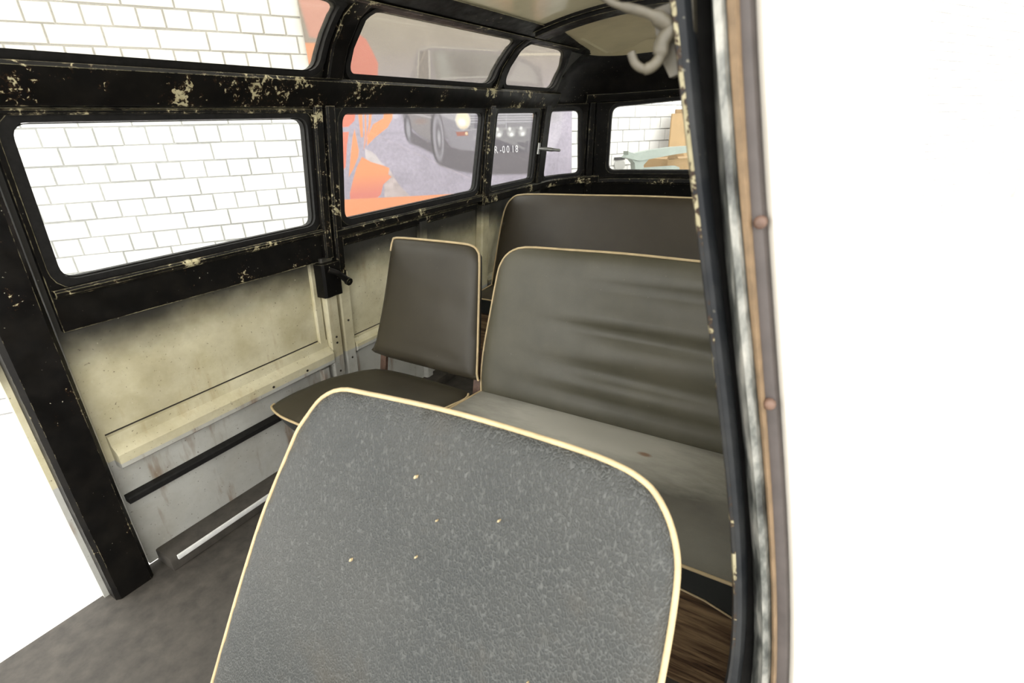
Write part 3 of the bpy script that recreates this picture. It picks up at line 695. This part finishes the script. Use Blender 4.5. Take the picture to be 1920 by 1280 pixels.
VV = np.concatenate([brick_pts(*t[1:]) for t in rest]); FF = [tuple(i + 8 * k for i in f) for k in range(len(rest)) for f in BR_F]
mesh_obj('bricks', VV, FF, 'white_brick', wall_far, 0, kind='stuff')

# printed banner: colours computed as flat print on a fine sheet
BU0, BU1, BV0, BV1 = .628, 2.845, -.80, 1.05
def paint_banner():
    nu, nv = 640, 520
    uu, vv = np.meshgrid(np.linspace(BU0, BU1, nu), np.linspace(BV0, BV1, nv)); P = np.stack([uu.ravel(), vv.ravel()], 1)
    lin = lambda c: np.array(srgb(*c)[:3])
    def nz(sc, seed):
        r = np.random.default_rng(seed); a = r.random((int((BV1 - BV0) * sc) + 3, int((BU1 - BU0) * sc) + 3))
        x = (P[:, 0] - BU0) * sc; y = (P[:, 1] - BV0) * sc; i = x.astype(int); j = y.astype(int); fx = x - i; fy = y - j; fx = fx * fx * (3 - 2 * fx); fy = fy * fy * (3 - 2 * fy)
        return (a[j, i] * (1 - fx) + a[j, i + 1] * fx) * (1 - fy) + (a[j + 1, i] * (1 - fx) + a[j + 1, i + 1] * fx) * fy
    u, v = P[:, 0], P[:, 1]
    # asphalt road below, misty bank above
    t = np.clip((v - .10) / .45, 0, 1)[:, None]
    C = lin((178, 170, 186)) * (1 - t) + lin((158, 150, 148)) * t
    t = np.clip((v - .50) / .35, 0, 1)[:, None]; C = C * (1 - t) + lin((150, 142, 130)) * t
    C = C * (1 + .22 * (nz(90, 1) - .5) * (v < .1) + .16 * (nz(9, 2) - .5))[:, None]
    gain = [1.]
    def put(mask, col, a=1., var=.0):
        nonlocal C
        m = np.clip(mask, 0, 1)[:, None] * a; c = lin(col) * gain[0]
        C = C * (1 - m) + c * (1 + var * (nz(30, 5) - .5))[:, None] * m
    def poly(pts, soft=.004):
        d = pdist(P, pts); ins = pip(P, pts); return np.clip(.5 + np.where(ins, d, -d) / (2 * soft), 0, 1)
    def ell(c, rx, ry, soft=.004, sh=0.):
        x = (u - c[0] - sh * (v - c[1])) / rx; y = (v - c[1]) / ry; q = np.sqrt(x * x + y * y); return np.clip(.5 + (1 - q) * min(rx, ry) / (2 * soft), 0, 1)
    def line(a, b, w, soft=.003):
        a = np.array(a); b = np.array(b); ab = b - a; tt = np.clip(((P - a) @ ab) / (ab @ ab), 0, 1); d = np.hypot(*(P - a - tt[:, None] * ab).T); return np.clip(.5 + (w / 2 - d) / (2 * soft), 0, 1)
    # road band and far verge
    put(np.clip((v - (-.03)) / .02, 0, 1) * np.clip((.0 - v) / .02, 0, 1) * (u < 1.3), (150, 144, 158), .6)
    gain[0] = .80
    # car: shadow under it, body, glasshouse
    put(poly([(1.292, .017), (1.379, -.049), (1.481, -.101), (1.578, -.05), (1.643, -.142), (1.94, -.193), (2.357, -.209), (2.547, -.167), (2.44, -.377), (2.361, -.417), (1.977, -.391), (1.856, -.377), (1.681, -.337), (1.525, -.284), (1.48, -.19), (1.361, -.127), (1.294, -.099)], .012), (122, 115, 122), .95)
    put(poly([(1.353, .361), (1.42, .546), (1.467, .574), (1.557, .585), (1.879, .579), (2.122, .567), (2.291, .534), (2.52, .44), (2.56, .258), (2.56, .08), (2.531, -.02), (1.26, .06), (1.24, .2)], .01), (150, 144, 150), .85)
    put(poly([(1.26, .162), (1.264, .072), (1.286, .041), (1.379, -.049), (1.48, -.109), (1.568, -.058), (1.611, -.084), (1.643, -.142), (1.716, -.171), (1.92, -.196), (1.989, -.209), (2.357, -.218), (2.525, -.148), (2.531, .13), (2.0, .30), (1.3, .30)], .006), (146, 140, 148), 1., .1)
    put(poly([(1.302, .161), (1.492, .156), (1.48, .049), (1.473, -.085), (1.38, -.041), (1.295, .044)], .006), (160, 152, 156), .9)
    put(line((1.30, .13), (1.49, .085), .012), (196, 190, 194), .8); put(ell((1.40, .06), .05, .02, .01), (170, 140, 130), .5)
    put(poly([(1.563, .154), (1.727, .20), (1.806, -.02), (1.942, -.034), (1.93, -.193), (1.716, -.167), (1.643, -.134), (1.605, -.051), (1.58, .061)], .008), (164, 158, 168), .9)
    put(poly([(1.54, .539), (1.591, .558), (1.924, .548), (2.121, .538), (2.076, .358), (1.562, .36)], .008), (146, 142, 142), .9, .2)
    put(poly([(1.60, .54), (1.64, .54), (1.76, .37), (1.60, .37)], .03), (172, 172, 172), .7)
    put(ell((1.80, .44), .12, .08, .04), (128, 122, 124), .7)
    put(poly([(1.449, .543), (1.517, .557), (1.501, .36), (1.412, .36)], .006), (138, 130, 128), .8)
    put(line((1.442, .546), (1.405, .33), .010), (196, 190, 184), .7); put(line((1.525, .552), (1.505, .33), .010), (205, 200, 196), .8)
    put(line((1.45, .56), (1.56, .580), .010), (196, 190, 184), .7); put(line((1.55, .580), (2.12, .562), .010), (200, 194, 186), .7)
    put(line((1.60, .365), (2.06, .375), .010), (205, 202, 204), .6)
    # grille, bumper, lamps
    put(poly([(1.818, .116), (2.465, .098), (2.451, -.021), (1.808, -.004)], .004), (118, 112, 124), .9)
    put(poly([(1.941, -.038), (2.451, -.030), (2.411, -.230), (1.929, -.201)], .006), (112, 106, 116), .95)
    for k, (a, b) in enumerate((((1.83, .096), (2.454, .084)), ((1.829, .076), (2.453, .062)), ((1.827, .058), (2.453, .043)), ((1.826, .038), (2.452, .022)))): put(line(a, b, .007), (190, 186, 198), .85)
    put(line((2.17, .11), (2.16, -.02), .007), (180, 176, 188), .8); put(line((2.085, .02), (2.15, .018), .006), (190, 186, 198), .8)
    put(line((1.70, -.022), (1.95, -.018), .008), (190, 186, 194), .7)
    for c, rx, ry in (((1.762, .057), .070, .076),): put(ell(c, rx, ry), (214, 206, 200)); put(ell(c, rx * .84, ry * .86), (255, 232, 200)); put(ell((c[0] - .012, c[1] - .02), .035, .03, .012), (255, 255, 250))
    put(ell((2.46, .063), .03, .06), (232, 190, 140), .9)
    put(poly([(1.69, -.03), (1.80, -.03), (1.80, -.062), (1.70, -.062)], .005), (186, 112, 92), .9); put(ell((1.785, -.046), .012, .012), (255, 230, 190))
    for c in ((2.086, -.055), (2.206, -.057), (2.318, -.057)):
        put(ell(c, .044, .040), (150, 146, 152)); put(ell((c[0], c[1] - .008), .032, .026), (186, 184, 188)); put(ell((c[0] + .004, c[1] - .016), .016, .013, .006), (255, 255, 255)); put(ell((c[0] - .012, c[1] + .03), .014, .014, .006), (250, 250, 250), .8)
    put(ell((1.86, -.085), .016, .018), (184, 178, 186), .7)
    # wheels
    put(ell((1.525, -.062), .058, .205, .006, .03), (104, 98, 104)); put(ell((1.533, -.07), .046, .178, .006, .03), (176, 170, 180)); put(ell((1.536, -.07), .026, .13, .008, .03), (128, 122, 130)); put(ell((1.538, -.07), .012, .05, .008, .03), (196, 192, 200))
    put(ell((1.287, .015), .030, .10, .006, .03), (110, 104, 112)); put(ell((1.290, .005), .016, .07, .006, .03), (176, 172, 182))
    gain[0] = 1.
    # kerb
    put(poly([(.929, -.115), (.969, -.136), (1.004, -.165), (1.035, -.218), (1.061, -.248), (.993, -.234), (.922, -.192)]), (214, 204, 206), .9, .3)
    put(poly([(1.097, -.279), (1.128, -.348), (1.17, -.42), (1.252, -.517), (1.02, -.523), (1.043, -.37)]), (206, 190, 188), .85, .4)
    # flowers
    OR, RD, PK = (244, 162, 118), (230, 132, 112), (228, 140, 128)
    put(poly([(.70, .30), (.93, .30), (.904, .161), (.882, .085), (.829, .044), (.70, .042)]), RD)
    for q in ([(.918, .20), (.955, .20), (.926, -.031), (.909, -.034)], [(.973, .20), (.985, .20), (.958, .003), (.92, -.11), (.946, .004)], [(1.011, .20), (1.039, .20), (.999, .054), (.919, -.119), (.978, .038)],
              [(1.21, .20), (1.169, .083), (1.126, .027), (1.024, -.035), (.947, -.094), (.963, -.023), (1.018, .054), (1.102, .094), (1.135, .20)], [(.872, .025), (.88, -.126), (.868, -.17), (.815, -.258), (.773, -.31), (.801, -.202), (.814, -.149), (.849, -.027)]): put(poly(q), OR)
    put(poly([(.64, .009), (.827, .009), (.799, -.077), (.762, -.236), (.734, -.261), (.64, -.267)]), RD)
    b = poly([(.896, -.172), (.957, -.213), (1.051, -.247), (1.098, -.27), (1.081, -.316), (1.104, -.337), (1.03, -.388), (.999, -.462), (.953, -.497), (.91, -.512), (.831, -.513), (.752, -.515), (.762, -.43), (.803, -.331), (.846, -.242)])
    put(b, OR); put(b * np.clip((-.30 - v) / .15, 0, 1), PK)
    put(poly([(.62, 1.0), (1.0, 1.02), (.98, .713), (.723, .612), (.664, .621), (.657, .675), (.64, .803)], .01), (206, 150, 138)); put(poly([(.62, .584), (.731, .587), (.717, .512), (.64, .34), (.60, .34)], .006), (232, 160, 122))
    put(poly([(.80, .588), (.92, .64), (1.007, .648), (1.054, .615), (1.089, .54), (1.118, .464), (1.092, .32), (.773, .32), (.79, .513)], .006), (206, 126, 114))
    put(line((2.292, .54), (2.746, .547), .016), (214, 206, 190), .6)
    put(ell((2.62, .07), .10, .06, .04), (150, 144, 152), .7)
    put(np.clip((-.468 - .05 * (u - .66) - v) / .006, 0, 1), (246, 166, 124))
    return nu, nv, u, v, C
nu, nv, bu, bv, BC = paint_banner()
bn = wall_map(bu, bv + .02 * bu, .030 + .004 * np.sin(bu * 9) * np.sin(bv * 5 + 1))
bF = [(j * nu + i, j * nu + i + 1, (j + 1) * nu + i + 1, (j + 1) * nu + i) for j in range(nv - 1) for i in range(nu - 1)]
me = bpy.data.meshes.new('banner_print')
borg = wall_map((BU0 + BU1) / 2, BV0, .03)[0]
me.vertices.add(len(bn)); me.vertices.foreach_set('co', (bn - borg).ravel())
bF = np.array(bF); me.loops.add(bF.size); me.loops.foreach_set('vertex_index', bF.ravel()); me.polygons.add(len(bF)); me.polygons.foreach_set('loop_start', np.arange(0, bF.size, 4)); me.polygons.foreach_set('loop_total', np.full(len(bF), 4)); me.update(); me.validate()
ca = me.color_attributes.new('print', 'FLOAT_COLOR', 'POINT'); PRINT_K = .53
ca.data.foreach_set('color', np.concatenate([BC * PRINT_K, np.ones((len(BC), 1))], 1).ravel())
g = N('printed_banner_vinyl'); at = g.new('ShaderNodeAttribute', attribute_name='print'); MAT['print'] = g.fin(at.outputs['Color'], .6)
me.materials.append(MAT['print']); me.polygons.foreach_set('use_smooth', [True] * len(me.polygons))
banner = empty('banner', borg, label='large printed banner of a vintage car and orange flowers on the white wall', cat='banner')
bo_ = bpy.data.objects.new('printed_sheet', me); COL.objects.link(bo_); bo_.parent = banner
mesh_obj('backing', np.concatenate([wall_map([BU0, BU1, BU1, BU0], [BV0 + .02 * BU0, BV0 + .02 * BU1, BV1 + .02 * BU1, BV1 + .02 * BU0], [.022] * 4), wall_map([BU0, BU1, BU1, BU0], [BV0 + .02 * BU0, BV0 + .02 * BU1, BV1 + .02 * BU1, BV1 + .02 * BU0], [.012] * 4)]), BOX_F[:0] + [(0, 1, 2, 3), (7, 6, 5, 4), (0, 4, 5, 1), (1, 5, 6, 2), (2, 6, 7, 3), (3, 7, 4, 0)], 'concrete', banner, 0)
# number plate lettering printed on the banner
lm = plain('plate_letter_print', tuple(PRINT_K * x for x in srgb(240, 238, 244)[:3]) + (1,), .6, .02, 20, 0)
for ch, u_ in zip('DR-0018', (1.978, 2.034, 2.086, 2.110, 2.152, 2.212, 2.240)):
    tc = bpy.data.curves.new('plate_character', 'FONT'); tc.body = ch; tc.size = .082; tc.extrude = .0005
    to = bpy.data.objects.new('plate_character', tc); COL.objects.link(to)
    tm = bpy.data.meshes.new_from_object(to.evaluated_get(bpy.context.evaluated_depsgraph_get())); bpy.data.objects.remove(to)
    xs = np.array([v.co[:] for v in tm.vertices])
    LW = wall_map(u_ + (xs[:, 0] - xs[:, 0].min()) * .72, -.217 + .02 * 2.1 + xs[:, 1], .037 + xs[:, 2]) - borg
    for v, q in zip(tm.vertices, LW): v.co = q
    tm.materials.clear(); tm.materials.append(lm)
    lo_ = bpy.data.objects.new('plate_character', tm); COL.objects.link(lo_); lo_.parent = banner

# things standing against the wall, seen through the tail window
def slab(name, pts, w0, w1, mat, parent=None, lean=0., **kw):
    """upright sheet over the wall plane: outline (u, z), standing off by w, leaning back by `lean` per metre"""
    return panel(name, pts, [], lambda u, v, w: wall_map(u, v + .02 * u, w - lean * (v + 1.67)), w0, w1, mat, parent, .5, 30, **kw)
slab('cardboard_sheet', [(3.80, -1.67), (4.14, -1.67), (4.153, -.281), (4.151, .039), (3.943, .035), (3.899, -.257)], .36, .375, 'card2', None, .12, label='tall flat cardboard sheet leaning on the white wall, nearer one', cat='cardboard')
slab('cardboard_sheet', [(3.98, -1.67), (4.30, -1.67), (4.26, .073), (4.04, .073)], .26, .275, 'card', None, .09, label='taller cardboard sheet behind the nearer leaning one', cat='cardboard')
cb = empty('cardboard_box', wall_map(3.55, -1.67 + .02 * 3.55, .6)[0], label='brown cardboard box below the pale green frame at the wall', cat='box')
slab('box_body', [(3.36, -1.67), (3.86, -1.67), (3.86, -.345), (3.36, -.33)], .45, .75, 'card2', cb)
slab('box_flap', [(3.365, -.335), (3.49, -.335), (3.44, -.285), (3.39, -.28)], .735, .75, 'card', cb, 0)
slab('box_flap', [(3.50, -.34), (3.85, -.345), (3.80, -.275), (3.54, -.30)], .45, .465, 'card', cb, 0)
fr = empty('car_frame_panel', wall_map(2.95, -1.67 + .02 * 2.95, .85)[0], label='pale green T-shaped car window frame standing before the cardboard', cat='car part')
slab('cross_bar', [(2.803, -.229), (2.866, -.251), (2.955, -.242), (3.128, -.231), (3.307, -.225), (3.519, -.228), (3.80, -.235), (3.80, -.287), (3.532, -.277), (3.314, -.285), (3.099, -.300), (3.029, -.305), (2.93, -.31), (2.846, -.293), (2.784, -.276), (2.81, -.255)], .82, .88, 'aqua', fr)
slab('stem', [(2.846, -.288), (2.888, -.325), (2.898, -.388), (2.895, -1.67), (2.98, -1.67), (2.973, -.394), (2.985, -.345), (3.04, -.302), (2.94, -.28)], .815, .87, 'aqua', fr)
slab('lower_bar', [(2.96, -.372), (3.37, -.381), (3.423, -.400), (3.423, -.44), (2.96, -.43)], .80, .835, 'aqua', fr)
sg = empty('wall_sign', wall_map(3.43, -.46 + .02 * 3.43, 0)[0], label='small round white sign with a black band on the brick wall', cat='sign')
slab('sign_disc', rrect([(3.365, -.452), (3.495, -.455), (3.495, -.375), (3.365, -.372)], .06), .015, .024, 'sticker_white', sg)
slab('sign_band', [(3.362, -.362), (3.492, -.365), (3.492, -.340), (3.362, -.337)], .015, .025, 'sticker_black', sg)
